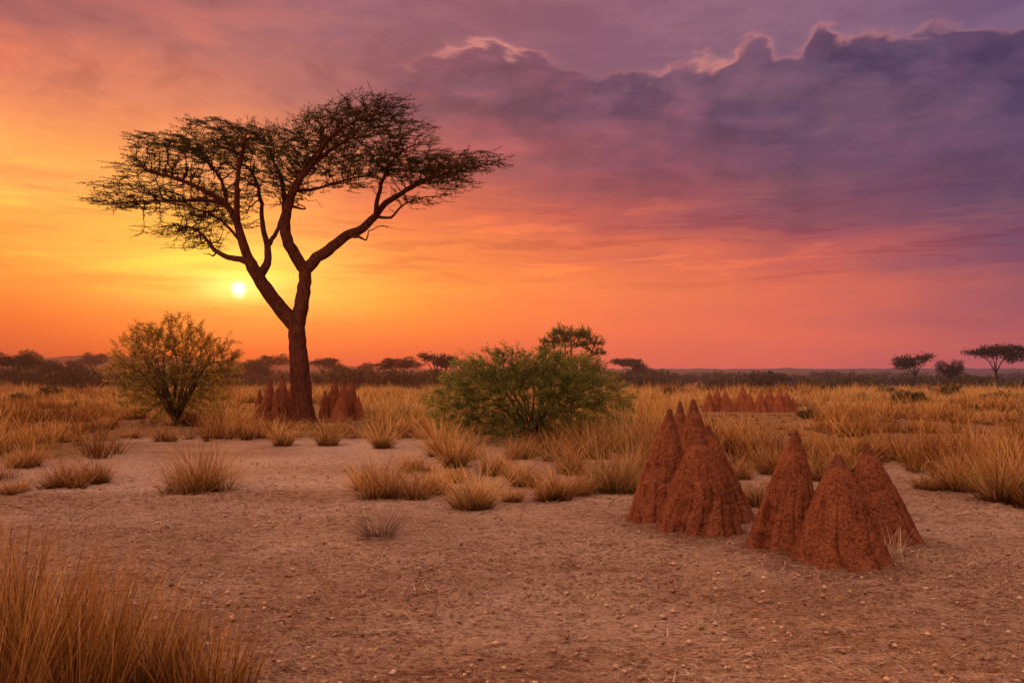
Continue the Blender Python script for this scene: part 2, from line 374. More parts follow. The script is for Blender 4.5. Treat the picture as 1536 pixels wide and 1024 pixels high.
gme = make_mesh('ground', np.stack([gx.ravel(), gy.ravel(), gz.ravel()], 1), [Fq], M_soil,
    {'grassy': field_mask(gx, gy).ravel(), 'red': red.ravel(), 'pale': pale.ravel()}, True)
add_obj('ground', gme, kind='structure')

# hills
def hills(name, y0, depth, fn):
    hx = np.linspace(-y0*1.3, y0*1.3, 260); hy = np.linspace(0, depth, 24)
    A, Bm = np.meshgrid(hx, hy); prof = np.sin(np.pi * Bm / depth) ** .8
    px = 768 + A / y0 * F
    H = fn(px) / F * y0
    Hh = prof * (H + fbm(A/ (y0*.06), Bm/(y0*.06), seed=4, o=5) * H * .35 + fbm(A/(y0*.008), Bm/(y0*.008), seed=14, o=3)*y0*.0020) - .5
    ii = np.arange(A.size).reshape(A.shape)
    q = np.stack([ii[:-1,:-1], ii[:-1,1:], ii[1:,1:], ii[1:,:-1]], -1).reshape(-1, 4)
    m, t, out = new_mat(name + '_surface')
    g = t.new('ShaderNodeNewGeometry'); n = t.noise(g.outputs['Position'], .03, 4, .7)
    d = t.new('ShaderNodeBsdfDiffuse'); t.put(d.inputs[0], t.ramp(n, [(.35, (.05,.035,.02,1)), (.65, (.14,.09,.05,1))]))
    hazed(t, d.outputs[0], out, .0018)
    add_obj(name, make_mesh(name, np.stack([A.ravel(), Bm.ravel() + y0, Hh.ravel()], 1), [q], m, None, True), kind='structure')
hills('hills', 1500, 900, lambda px: np.interp(px, [-800,0,150,300,420,600,900,1300,1536,2300], [30,31,29,22,16,10,9,10,10,11]))
hills('hills', 900, 300, lambda px: np.interp(px, [-800,0,120,200,420,600,900,1300,1536,2300], [18,19,15,11,9,6,5,6,5,6]))

# ------------------------------------------------------------------ plant growth engine
def catmull(pts, step):
    pts = [np.array(p, float) for p in pts]; out = []
    P = [2*pts[0]-pts[1]] + pts + [2*pts[-1]-pts[-2]]
    for i in range(1, len(P)-2):
        L = np.linalg.norm(P[i+1][:3]-P[i][:3]); n = max(1, int(round(L/step)))
        for k in range(n):
            u = k/n
            out.append(.5*((2*P[i]) + (-P[i-1]+P[i+1])*u + (2*P[i-1]-5*P[i]+4*P[i+1]-P[i+2])*u*u + (-P[i-1]+3*P[i]-3*P[i+1]+P[i+2])*u**3))
    out.append(pts[-1]); return out
class Plant:
    def __init__(s): s.pos = []; s.par = []; s.r = []; 
    def limb(s, pts, step, wob=0.0):
        q = catmull(pts, step)
        if not s.pos: s.pos.append(q[0][:3]); s.par.append(-1); s.r.append(q[0][3]); last = 0
        else:
            a = np.array(s.pos); last = int(np.argmin(np.linalg.norm(a - q[0][:3], axis=1)))
        for k in q[1:]:
            pp = k[:3] + rng.normal(size=3) * wob
            s.pos.append(pp); s.par.append(last); s.r.append(max(k[3], .004)); last = len(s.pos)-1
    def grow(s, A, step, kill, iters, bias=(0,0,0), jit=.18, start=0):
        A = np.array(A); pos = np.array(s.pos); par = list(s.par); nn = len(pos)
        kids = {}
        bias = np.array(bias)
        D = np.linalg.norm(A[:,None] - pos[None, start:], axis=2); near = D.argmin(1)+start; nd = D.min(1)
        for it in range(iters):
            al = nd > kill; A = A[al]; near = near[al]; nd = nd[al]
            if len(A) == 0: break
            dirs = (A - pos[near]) / nd[:,None]
            u, inv = np.unique(near, return_inverse=True)
            S = np.zeros((len(u), 3)); np.add.at(S, inv, dirs)
            S /= np.linalg.norm(S, axis=1)[:,None] + 1e-6
            S += bias + rng.normal(size=S.shape)*jit; S /= np.linalg.norm(S, axis=1)[:,None]+1e-6
            ok = np.array([kids.get(int(k), 0) < 3 for k in u])
            bad = u[~ok]
            if len(bad):
                kp = ~np.isin(near, bad); A = A[kp]; near = near[kp]; nd = nd[kp]
            u = u[ok]; S = S[ok]
            if len(u) == 0 or len(A) == 0: break
            new = pos[u] + S*step; b0 = len(pos)
            for k in u: kids[int(k)] = kids.get(int(k), 0)+1; par.append(int(k))
            pos = np.concatenate([pos, new])
            D = np.linalg.norm(A[:,None]-new[None], axis=2); m = D.min(1); am = D.argmin(1)+b0
            bt = m < nd; near = np.where(bt, am, near); nd = np.where(bt, m, nd)
        s.pos = [p for p in pos]; s.par = par; s.r = list(s.r) + [0.0]*(len(pos)-nn); s.nskel = nn
    def shoots(s, count, length, cen, droop, flatz=1.0, ns=5, jit=.4, anynode=0):
        kidn = set(s.par); tips = [i for i in range(len(s.pos)) if i not in kidn]
        random.shuffle(tips); cen = np.array(cen)
        tips = tips[:count]
        if anynode: tips += [random.randrange(s.nskel, len(s.pos)) for _ in range(anynode)]
        for i in tips:
            d = s.pos[i]-cen; d[2] *= flatz; d = d/np.linalg.norm(d) + rng.normal(size=3)*jit*np.array([1,1,flatz]); p_ = s.pos[i].copy(); last = i
            Ls = length*random.uniform(.4, 1.3)
            for k in range(ns):
                d[2] -= droop*.22; d = d + rng.normal(size=3)*.12; dn = d/np.linalg.norm(d); p_ = p_ + dn*Ls/ns
                s.pos.append(p_.copy()); s.par.append(last); s.r.append(0.0); last = len(s.pos)-1
    def finish(s, tip, expo=2.3):
        n = len(s.pos); acc = np.zeros(n); R = np.array(s.r)
        for i in range(n-1, -1, -1):
            r = acc[i]**(1/expo) if acc[i] > 0 else tip
            if R[i] <= 0: R[i] = r
            if s.par[i] >= 0: acc[s.par[i]] += R[i]**expo
        for i in range(n):
            if s.par[i] >= 0: R[i] = min(R[i], R[s.par[i]]*(.98 if i < s.nskel else .85))
            R[i] = max(R[i], tip*.6)
        s.R = R
        s.kids = [[] for _ in range(n)]
        for i in range(n):
            if s.par[i] >= 0: s.kids[s.par[i]].append(i)
    def tubes(s, lump=0.0):
        V = []; Q = []
        n = len(s.pos); pos = np.array(s.pos); R = s.R; starts = [0]; chains = []
        while starts:
            st = starts.pop(); ch = [st]; c = st
            while s.kids[c]:
                k = sorted(s.kids[c], key=lambda i: -R[i]); ch.append(k[0]); starts += k[1:]; c = k[0]
            chains.append(ch)
        base = 0
        for ch in chains:
            r = [R[i] for i in ch]; p = [pos[i] for i in ch]
            if s.par[ch[0]] >= 0: p = [pos[s.par[ch[0]]]] + p; r = [r[0]] + r
            if len(p) < 2: continue
            sides = 16 if r[0] > .12 else 8 if r[0] > .05 else 5 if r[0] > .02 else 3
            d0 = p[1]-p[0]; ref = np.array([1,0,0]) if abs(d0[0]) < .8*np.linalg.norm(d0) else np.array([0,1,0])
            for k in range(len(p)):
                d = (p[min(k+1, len(p)-1)] - p[max(k-1, 0)]); d = d/(np.linalg.norm(d)+1e-9)
                ref = ref - d*np.dot(ref, d); ref = ref/(np.linalg.norm(ref)+1e-9); bb = np.cross(d, ref)
                a = np.arange(sides)/sides*2*math.pi
                rr = r[k] * np.ones(sides)
                if lump and r[k] > .03: rr = rr*(1 + lump*fbm(np.cos(a)*2.2+5, np.sin(a)*2.2+5, p[k][2]*1.3, 9, 3))
                V.append(p[k] + (np.cos(a)*rr)[:,None]*ref + (np.sin(a)*rr)[:,None]*bb)
            m = len(p); i0 = base + (np.arange(m-1)*sides)[:,None]; j = np.arange(sides)[None]; j2 = (j+1) % sides
            Q.append(np.stack([i0+j, i0+j2, i0+sides+j2, i0+sides+j], -1).reshape(-1, 4)); base += m*sides
        return np.concatenate(V), [np.concatenate(Q)]

# ------------------------------------------------------------------ great acacia
S = 30/F; TX, TY = bx(455, 30.0), 30.0
def tp(l):
    return [((a-455)*S, dpt, (634-b_)*S, (r if r > 9 else r*(.55+.45*r/9))*S*.96) for a, b_, dpt, r in l]
ac = Plant()
limbs = [
 [(455,640,0,26),(455,630,0,20),(454,605,0,16.5),(451,570,0,15.5),(447,520,0,15),(444,490,0,16)],
 [(444,490,0,14),(426,467,-.1,12.5),(408,442,-.3,11.5),(394,418,-.5,10.5),(384,398,-.6,9.5)],
 [(444,490,0,15),(451,460,.1,13),(455,430,.15,12.5),(456,405,.2,12.5)],
 [(384,398,-.6,8),(374,370,-.8,7.5),(369,342,-.9,6.5),(356,318,-1.1,5.5),(335,302,-1.5,4.5),(300,288,-2,3.4),(262,280,-2.4,2.4)],
 [(384,398,-.6,6),(365,391,-.4,5.5),(345,387,-.2,5),(325,377,.1,4.6),(310,364,.3,4),(298,350,.5,3.2),(280,338,.8,2.6),(250,330,1.2,2)],
 [(394,418,-.5,8),(403,395,-.2,7),(401,370,0,6),(391,340,.3,5),(385,308,.6,4.2),(376,275,.9,3.6),(360,245,1.3,2.6),(335,225,1.8,2)],
 [(369,342,-.9,6),(376,300,-1.5,4.8),(386,262,-1.9,3.8),(398,235,-2.3,2.6)],
 [(356,318,-1.1,4.5),(325,306,-.6,3.8),(275,303,-.2,3),(220,300,.2,2.4),(160,300,.5,1.6)],
 [(401,370,0,5),(411,345,.4,4.4),(414,315,.9,3.6),(421,280,1.6,2.8),(424,245,2.4,2)],
 [(356,318,-1.1,4),(342,285,-.4,3.2),(318,252,.2,2.6),(290,228,.8,2),(265,210,1.0,1.6)],
 [(456,405,.2,11),(443,383,.0,9.5),(432,360,-.2,9),(431,335,-.3,8.2),(437,312,-.4,7.6),(446,290,-.5,6.8),(462,266,-.6,5.8),(483,247,-.7,4.8),(508,230,-.8,3.8),(535,216,-.9,3)],
 [(431,335,-.3,6.5),(423,300,.4,5.2),(414,270,.8,4.2),(404,246,1.2,3.4),(390,224,1.6,2.6)],
 [(446,290,-.5,5.5),(448,262,.3,4.4),(454,236,.8,3.6),(466,212,1.2,3),(480,194,1.5,2.2)],
 [(483,247,-.7,4),(508,224,-1.5,3.2),(545,208,-2,2.6),(585,200,-2.4,2)],
 [(456,405,.2,11),(472,385,.4,9.5),(492,366,.7,9),(511,346,1.0,8.2),(536,333,1.2,7.4),(553,313,1.4,6.6),(568,292,1.6,5.8),(594,274,1.7,4.8),(625,254,1.8,3.8),(670,240,1.9,2.8),(715,230,2,2)],
 [(553,313,1.4,5),(562,285,.9,4.2),(574,260,.4,3.4),(588,242,0,2.6),(605,230,-.4,2)],
 [(568,292,1.6,4.4),(600,281,.9,3.6),(640,268,.3,2.8),(685,254,-.3,2)],
 [(594,274,1.7,4),(618,250,2.4,3),(655,233,3.0,2)],
 [(511,346,1.0,5),(532,350,.7,3.4),(545,357,.5,2),(550,344,.4,1.5),(572,336,.3,1.2)],
 [(553,313,1.4,4),(580,318,1.0,3),(600,302,.7,2.4),(628,292,.5,1.6),(655,292,.3,1.2)],
 [(325,377,.1,2.6),(318,383,.2,2.2),(308,380,.3,1.5)],
 [(437,312,-.4,3.5),(465,318,-.6,1.8),(440,300,-.6,1.4)],
 [(374,368,-.8,3.6),(350,340,-1.3,2.8),(322,328,-1.9,2.2),(285,322,-2.4,1.6)],
 [(446,290,-.5,4.5),(470,282,.2,3.2),(500,266,.8,2.4),(530,252,1.2,1.8)],
]
for l in limbs: ac.limb(tp(l), .20, .012)
pads = [ # px, py, rx, ry, depth, rdepth, n
 (185,302,54,9,.3,1.8,210),(230,290,68,10,-.6,2.2,290),(275,272,66,12,-1.8,2.0,270),(300,308,66,12,.6,2.4,270),(255,337,62,14,1.0,1.4,170),(290,360,44,18,.6,1.0,90),(335,290,62,13,0,2.4,220),(335,334,48,18,-.6,1.6,110),
 (300,204,58,9,1.2,2.0,230),(285,234,58,9,-1.6,1.8,220),(350,208,70,10,0,2.8,310),(345,250,68,11,-1.5,2.3,240),(400,204,64,10,1.0,2.8,290),(420,228,66,11,-1.5,2.6,260),(395,262,56,14,.5,2.2,190),(440,250,50,16,.2,2.2,190),(430,285,52,18,.4,1.8,100),
 (518,178,72,8,.2,2.2,260),(478,188,54,10,1.2,1.8,190),(575,186,58,9,-1.8,1.8,200),(520,206,80,10,-.6,2.8,310),(600,208,56,8,-1.2,1.6,180),(480,232,60,12,.8,2.3,210),(540,236,66,11,0,2,200),
 (704,224,62,7,1.5,1.8,230),(655,220,68,8,2.6,2.2,230),(610,224,58,9,0,2.2,210),(640,245,80,9,.6,2.2,260),(580,254,54,13,0,1.8,170),(665,270,56,10,.4,1.4,140),(620,292,44,12,.8,.9,70),(525,264,50,18,0,1.8,120),
]
Apts = []
for px, py, rx, ry, dp, rd, n in pads:
    q = rng.normal(size=(n, 3)); q /= np.linalg.norm(q, axis=1)[:,None]; q *= (rng.uniform(0, 1, n)**.5)[:,None]
    q[:,2] = np.abs(q[:,2])*1.4 - .65
    Apts.append(np.stack([(px-455+q[:,0]*rx)*S, dp + q[:,1]*rd, (634-py+q[:,2]*ry)*S], 1))
Apts = np.concatenate(Apts)
ac.grow(Apts, .13, .14, 110, (0,0,.02), .30, start=40)
ac.shoots(2900, .50, (0,0,6.8), .0, .20, 3, .75, 1800)
ac.finish(.0100, 2.5)
Vt, Qt = ac.tubes(.18)
root = add_obj('acacia_tree', None, (TX, TY, gheight(np.array([TX]), np.array([TY]))[0]-.03),
   label='tall flat-topped acacia tree with forked trunk in dry grass', category='tree')
add_obj('trunk', make_mesh('acacia_trunk', Vt, Qt, M_bark, None, True), parent=root)
pos = np.array(ac.pos); par = np.array(ac.par); thin = np.where((ac.R < .018) & (np.arange(len(pos)) >= ac.nskel))[0]
kk = np.where(pos[thin][:,2] < 6.9, rng.integers(1, 5, len(thin)), 8 + (pos[thin][:,2] > 8.4)*3)
kk = (kk*np.clip(1+.55*vn(pos[thin][:,0]*1.2, pos[thin][:,1]*1.2, pos[thin][:,2]*4, 8), .3, 1.6)).astype(int)
src = np.repeat(thin, kk); f = rng.uniform(0,1,len(src))[:,None]
Cs = pos[src]*(1-f)+pos[par[src]]*f + rng.normal(size=(len(src),3))*np.array([.05,.05,.016])
d_ = pos[src]-pos[par[src]]; d_ /= np.linalg.norm(d_, axis=1)[:,None]+1e-9
Ti = np.clip(.42 + .35*vn(Cs[:,0]*1.5, Cs[:,1]*1.5, Cs[:,2]*3, 6) + rng.normal(0,.15,len(Cs)), 0, 1)
Vl, Fl, tl = leafquads(Cs, .054, .38, .5, Ti, d_)
add_obj('crown', make_mesh('acacia_crown', Vl, Fl, M_acacia, {'tint': tl}), parent=root)
print('acacia nodes', len(pos), 'leaves', len(Cs))

# ------------------------------------------------------------------ shrubs
def shrub(stems, lobes, step, kill, tip, leaf, per, shoots, shoot_len, bias=(0,0,0), droop=.4, shell=.35):
    pl = Plant()
    pl.limb([(0,0,-.1,.05),(0,0,.03,.05)], .05)
    for st in stems: pl.limb([(0,0,.03,st[0][3])] + st, .15, .012)
    A = []
    for (cx, cy, cz, rx, ry, rz, n) in lobes:
        q = rng.normal(size=(n,3)); q /= np.linalg.norm(q, axis=1)[:,None]; q *= (shell + (1-shell)*rng.uniform(0,1,n)**.6)[:,None]
        pts = np.array([cx,cy,cz]) + q*np.array([rx,ry,rz]); A.append(pts[pts[:,2] > .1])
    pl.grow(np.concatenate(A), step, kill, 60, bias, .2, start=1)
    pl.shoots(shoots, shoot_len, (0,0,.6), droop)
    pl.finish(tip)
    V_, Q_ = pl.tubes(.1)
    pos = np.array(pl.pos); par = np.array(pl.par)
    ok = np.where(pl.R < tip*2.6)[0]; ok = ok[par[ok] >= 0]
    src = np.repeat(ok, per); f = rng.uniform(0,1,len(src))[:,None]
    c_ = pos[src]*(1-f) + pos[par[src]]*f + rng.normal(size=(len(src),3))*leaf*.75
    d_ = pos[src]-pos[par[src]]; d_ /= np.linalg.norm(d_, axis=1)[:,None]+1e-9
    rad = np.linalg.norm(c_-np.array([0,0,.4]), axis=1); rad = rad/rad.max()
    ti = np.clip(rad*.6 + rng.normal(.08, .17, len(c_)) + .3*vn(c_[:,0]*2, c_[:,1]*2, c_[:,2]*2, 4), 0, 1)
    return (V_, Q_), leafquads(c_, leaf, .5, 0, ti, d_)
def add_shrub(name, loc, data, mleaf, mbark, label, category, group=None, sc=1, rot=0):
    (V_, Q_), (Vl, Fl, tl) = data
    r = add_obj(name, None, loc, label=label, category=category, group=group, rot=rot, scale=(sc,sc,sc))
    add_obj('trunk', make_mesh(name+'_stems', V_, Q_, mbark, None, True), parent=r)
    add_obj('crown', make_mesh(name+'_leaves', Vl, Fl, mleaf, {'tint': tl}), parent=r)
    return r
def fan_stems(n, spread, height, r, out=.5):
    L = []
    for i in range(n):
        a = i/n*2*math.pi + random.uniform(-.4,.4); s_ = spread*random.uniform(.15,1); h_ = height*random.uniform(.7,1.05)
        ca, sa = math.cos(a), math.sin(a)
        L.append([(ca*s_*.25, sa*s_*.25, h_*.3, r*.8), (ca*s_*.6+random.uniform(-.1,.1), sa*s_*.6, h_*.65, r*.55), (ca*s_, sa*s_, h_*random.uniform(.85,1.05), r*.3)])
    return L
d_ = 20.8
lob = [(0,0,1.05,1.95,1.6,1.0,760),(-1.1,.1,1.45,1.05,1.0,.75,380),(.9,0,1.4,1.15,1.0,.8,420),(-.5,0,1.85,1.0,1.0,.42,280),(.6,.2,1.75,1.0,1.0,.5,300),(-1.8,0,.95,.75,.8,.72,260),(1.8,0,.9,.75,.8,.7,280),(0,0,.45,2.1,1.2,.4,260)]
sh = shrub(fan_stems(13, 1.5, 1.6, .05), lob, .115, .12, .005, .045, 13, 850, .28, (0,0,.0), .5)
add_shrub('thorn_bush', (bx(796, d_), d_, 0), sh, M_bush, M_twig, 'broad dense olive-green thorn bush standing in dry grass', 'bush')
d_ = 25.5
lob = [(0,0,2.86,.72,.7,.14,300),(-.4,0,2.62,.52,.6,.14,170),(.45,0,2.6,.6,.6,.16,190),(.8,0,2.3,.36,.4,.14,70),(-.7,0,2.35,.3,.4,.12,50),(0,0,1.9,1.1,.6,.4,120)]
stm = [[(.0,0,.8,.05),(-.1,0,1.5,.045),(-.4,0,2.1,.03),(-.55,0,2.6,.018)],[(.02,0,.8,.05),(.1,.1,1.5,.045),(.05,.2,2.2,.03),(.0,.2,2.8,.018)],[(.05,0,.9,.05),(.3,0,1.6,.04),(.55,0,2.2,.025),(.7,0,2.5,.016)],[(.0,0,1.4,.045),(-.15,-.2,2.0,.03),(-.2,-.3,2.6,.018)]]
sh = shrub(stm, lob, .10, .11, .007, .048, 8, 220, .18, (0,0,.05), .1)
add_shrub('acacia_sapling', (bx(856, d_), d_, 0), sh, M_sap, M_twig, 'slender young acacia with thin flat-topped crown beside a bush', 'tree')
d_ = 28.3
lob = [(0,0,1.9,1.75,1.5,1.3,620),(-.1,0,2.8,1.3,1.0,.75,340),(-1.35,0,2.0,.85,.9,1.05,260),(1.3,0,1.9,.95,.9,1.05,280),(1.7,0,2.1,.55,.6,.4,60),(-.9,0,2.75,.8,.7,.5,140),(0,0,.85,1.9,1.3,.6,340)]
sh = shrub(fan_stems(22, 1.3, 2.5, .05), lob, .14, .15, .007, .054, 11, 700, .45, (0,0,.06), .1, .2)
add_shrub('shrub', (bx(262, d_), d_, 0), sh, M_bush2, M_twig, 'rounded airy shrub with sunlit orange-green leaves', 'bush')

low = [shrub(fan_stems(8, .7, .7, .03), [(0,0,.5,.85,.8,.45,160)], .12, .13, .008, .09, 7, 80, .25)]
src0 = None
for (px, d_, sc) in [(1358,47,.8),(1378,50,.6),(1492,46,.7),(1512,43,.8),(1425,58,1.0),(1238,70,.9),(78,58,.9),(640,44,.5),(1330,62,.8),(1000,60,.7),(30,50,.6),(1290,54,.5),(985,48,.5),(580,38,.4),(1210,32,.35),(1455,36,.4),(120,42,.4)]:
    x_ = bx(px, d_)
    if src0 is None:
        src0 = add_shrub('low_shrub', (x_, d_, 0), low[0], M_dark, M_twig, 'low dark shrub in dry grassland', 'bush', 'low shrubs on the plain', sc)
    else:
        r = src0.copy(); bpy.context.collection.objects.link(r); r.location = (x_, d_, 0); r.scale = (sc*random.uniform(.8,1.4), sc, sc); r.rotation_euler = (0,0,random.uniform(0,6))
        for ch in [o for o in bpy.data.objects if o.parent == src0]:
            c2 = ch.copy(); c2.parent = r; bpy.context.collection.objects.link(c2)

def umbrella(h, w, seed, dome=.08):
    random.seed(seed); pl = Plant(); lean = random.uniform(-.4,.4)
    pl.limb([(0,0,-.1,.12),(lean*.3,0,h*.2,.09),(lean,0,h*.38,.075)], .2)
    nb = 5
    for i in range(nb):
        a = i/nb*6.28+random.uniform(-.5,.5); s_ = w*.5*random.uniform(.4,.85)
        pl.limb([(lean,0,h*.38,.05),(lean+math.cos(a)*s_*.4, math.sin(a)*s_*.4, h*.6,.035),(lean+math.cos(a)*s_, math.sin(a)*s_, h*random.uniform(.7,.9),.022)], .2)
    A = []
    for k in range(6):
        cx = random.uniform(-.28,.28); cy = random.uniform(-.25,.25); cz = random.uniform(.72,.92)-abs(cx)*.35; rx = random.uniform(.16,.32); rz = dome*random.uniform(.8,1.3); n = int(420*rx)
        q = rng.normal(size=(n,3)); q /= np.linalg.norm(q,axis=1)[:,None]; q *= rng.uniform(0,1,n)[:,None]**.4
        A.append(np.stack([lean+cx*w+q[:,0]*rx*w, cy*w+q[:,1]*rx*w, cz*h+q[:,2]*rz*h], 1))
    pl.grow(np.concatenate(A), .2, .2, 40, (0,0,.05), .2, start=2); pl.finish(.012)
    V_, Q_ = pl.tubes(.1); pos = np.array(pl.pos); th = np.where(pl.R < .03)[0]
    C_ = np.repeat(pos[th], 14, axis=0) + rng.normal(size=(len(th)*14,3))*np.array([.18,.18,.10])
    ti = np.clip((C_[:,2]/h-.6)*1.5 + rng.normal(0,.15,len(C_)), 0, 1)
    return (V_, Q_), leafquads(C_, .14, .55, .4, ti)
uv = [umbrella(4.2, 4.4, 3), umbrella(3.4, 3.2, 5), umbrella(5.2, 5.4, 8, .12), umbrella(4.0, 4.2, 12, .17), umbrella(4.6, 3.8, 21, .22)]
protos = {}
def place_umbrella(v, px, d_, sc, label, sx=1.0):
    loc = (bx(px, d_), d_, -.02)
    if v not in protos:
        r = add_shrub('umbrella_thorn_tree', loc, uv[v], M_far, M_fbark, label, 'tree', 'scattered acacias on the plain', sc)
        protos[v] = r
    else:
        src = protos[v]; r = src.copy(); bpy.context.collection.objects.link(r); r.location = loc
        r.rotation_euler = (0,0,random.uniform(0,6.2)); r['label'] = label
        for ch in [o for o in bpy.data.objects if o.parent == src]:
            c2 = ch.copy(); c2.parent = r; bpy.context.collection.objects.link(c2)
    r.scale = (sc*sx, sc*sx, sc)
place_umbrella(0, 1498, 72, 1.10, 'umbrella-shaped acacia with dark trunk on dry plain', 1.08)
place_umbrella(1, 1371, 78, 1.10, 'small slender flat-topped acacia on dry plain')
for v, px, d_, sc in [(2,24,88,.78),(3,82,96,.76),(4,52,120,1.0),(2,140,140,1.05),(3,118,108,.8),(3,372,112,.85),(2,408,130,.95),(4,395,100,.6),(0,486,106,.96),(3,512,118,.75),(2,593,88,.70),(1,656,84,1.16),(0,943,98,.92),(3,962,110,.7),(4,1424,82,.6),(3,545,130,.8),(4,700,140,.8)]:
    place_umbrella(v, px, d_, sc, 'distant flat-topped acacia silhouetted in evening haze' if v < 3 else 'distant rounded savanna tree in evening haze', random.uniform(.9,1.3))

# woodland mass
C_ = []; Ts = []; Sz = []
def canopy(px, d_, h_, w_, n, i):
    q = rng.normal(size=(n,3)); q /= np.linalg.norm(q,axis=1)[:,None]; q *= (.25+.75*rng.uniform(0,1,n)**.6)[:,None]
    q *= (1+.45*vn(q[:,0]*2+i, q[:,1]*2, q[:,2]*2, 5))[:,None]
    br = rng.normal(0, .12)
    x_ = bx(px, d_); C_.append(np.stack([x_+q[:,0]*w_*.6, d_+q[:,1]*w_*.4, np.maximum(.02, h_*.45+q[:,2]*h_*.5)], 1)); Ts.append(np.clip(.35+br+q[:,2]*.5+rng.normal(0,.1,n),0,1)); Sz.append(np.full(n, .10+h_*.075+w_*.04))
for i in range(760):   # scrub belt
    d_ = rng.uniform(80, 135); px = rng.uniform(-300, 1850); left = np.clip((760-px)/650, 0, 1)
    dens = vn(np.array([px/55.0]), np.array([d_/22.0]), 0, 33)[0]
    if dens < -.1 and d_ < 100: continue
    canopy(px, d_, rng.uniform(.8, 1.6)+max(0,dens)*1.0+left*rng.uniform(0,1.3), rng.uniform(1.6, 4.2), 190, i)
for i in range(520):   # taller trees further out
    d_ = 130 * (3.8 ** rng.uniform(0, 1)); px = rng.uniform(-350, 1900); left = np.clip((820-px)/600, 0, 1)
    cl_ = max(0, vn(np.array([px/38.0]), np.array([d_/90.0]), 0, 61)[0])
    top = rng.uniform(-5, 4) + left*(rng.uniform(0, 8)+cl_*10) + (1-left)*cl_*5
    h_ = max(.9, CAMH + top/F*d_); canopy(px, d_, h_, h_*rng.uniform(1.0, 2.4), 210, i+900)
C_ = np.concatenate(C_); Ts = np.concatenate(Ts); sz = np.concatenate(Sz)
Vl, Fl, tl = leafquads(C_, sz, .8, 0, Ts)
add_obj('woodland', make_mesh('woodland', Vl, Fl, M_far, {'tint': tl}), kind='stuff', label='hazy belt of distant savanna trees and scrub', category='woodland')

# ------------------------------------------------------------------ termite mounds
def mound_mesh(name, R, H, leanx, leany, seed, mat, nu=170, nv=160, rib=.05, sharp=.8):
    th = np.arange(nu)/nu*2*math.pi; tt = np.linspace(0, 1, nv)
    TH, T = np.meshgrid(th, tt)
    prof = (1-T)**sharp*.96 + .05*np.exp(-T*22)
    prof = prof*(1 - .16*np.exp(-((T-.89)/.03)**2))
    tipr = .085*np.sqrt(np.clip(1-((T-.955)/.045).clip(0,1)**2, 0, 1)); prof = np.where(T > .955, tipr, np.maximum(prof, .085*(T > .9)))
    cx, sx = np.cos(TH), np.sin(TH)
    n = fbm(cx*1.2+seed*3.1, sx*1.2+seed, T*.9, seed, 3)
    wob = fbm(T*2.5+seed, T*0, T*0, seed+3, 2)*.2
    cw, sw = np.cos(TH+wob), np.sin(TH+wob)
    ribn = fbm(cw*3.0+seed*3.1, sw*3.0+seed, T*.6, seed+5, 2); rib_ = np.clip(1-np.abs(ribn)*5.0, 0, 1)
    fade = np.clip((1-T)*1.6-.08, 0, 1)
    r = R*(prof*(1 + .08*n*fade) - rib*rib_**1.3*fade*np.clip(prof+.2,0,1)*1.0)
    sc_ = min(1, R/.3)
    lum = fbm(cx*r*16+seed, sx*r*16, T*H*14, seed+9, 3); r = r + lum*.012*sc_*np.clip(fade+.15,0,1)
    r = r + fbm(cx*r*46+seed, sx*r*46, T*H*46, seed+19, 2)*.009*sc_*np.clip(fade+.3,0,1)
    r = np.maximum(r, .004); r[-1] = .002
    x = r*cx + leanx*T**1.1; y = r*sx + leany*T**1.1; z = T*H + .008*lum*fade*sc_ - .03
    V_ = np.stack([x.ravel(), y.ravel(), z.ravel()], 1)
    ii = np.arange(nu*nv).reshape(nv, nu); jj = np.roll(ii, -1, 1)
    q = np.stack([ii[:-1], jj[:-1], jj[1:], ii[1:]], -1).reshape(-1, 4)
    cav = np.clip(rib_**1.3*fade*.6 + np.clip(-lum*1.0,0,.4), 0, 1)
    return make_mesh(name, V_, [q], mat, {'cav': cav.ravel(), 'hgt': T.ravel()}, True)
labs = ['tall conical red termite mound with pointed tip','broad ribbed red termite mound with blunt shoulders','steep red termite mound leaning against its neighbours','pointed red termite mound standing behind others','narrow spire of a red termite mound','conical red termite mound with dark pointed tip','wide rough red termite mound with small nub','red termite mound with sloping flank and tuft of grass beside']
for i, (p_, d_, tx, ty, hw) in enumerate(MOUNDS):
    R_ = hw/F*d_; H_ = CAMH + (HZ-ty)/F*d_ + .02; X_ = bx(p_, d_)
    me = mound_mesh('termite_mound', R_, H_, bx(tx, d_)-X_, 0, 3+i*7, M_mound, rib=.055 if i in (1,6) else .04, sharp=[.78,.62,.82,.74,.76,.75,.76,.80][i])
    add_obj('termite_mound', me, (X_, d_, .02), label=labs[i], category='termite mound', group='red termite mounds on bare soil')
def spires(lst, mat, label, group, nseed, sharp=.85, dy=0):
    for j, (p_, d_, ty, hw) in enumerate(lst):
        R_ = hw/F*d_; H_ = CAMH + (HZ-ty+dy)/F*d_
        me = mound_mesh('termite_spire', R_, H_, random.uniform(-.06,.06), 0, nseed+j*3, mat, 44, 50, .04, sharp)
        add_obj('termite_mound', me, (bx(p_, d_), d_, -.02), label=label, category='termite mound', group=group)
spires([(389,31.4,584,11),(405,31.8,568,16),(417,31.0,584,17),(425,32.0,562,16),(436,32.8,574,12),(398,30.8,596,13),
        (488,31.6,586,12),(501,31.8,566,16),(515,31.2,572,16),(526,31.8,568,15),(509,30.4,592,17),(538,31.4,594,10)],
       M_spire, 'tall narrow red termite spire near the acacia trunk', 'termite spires around the acacia', 100, .72, 3)
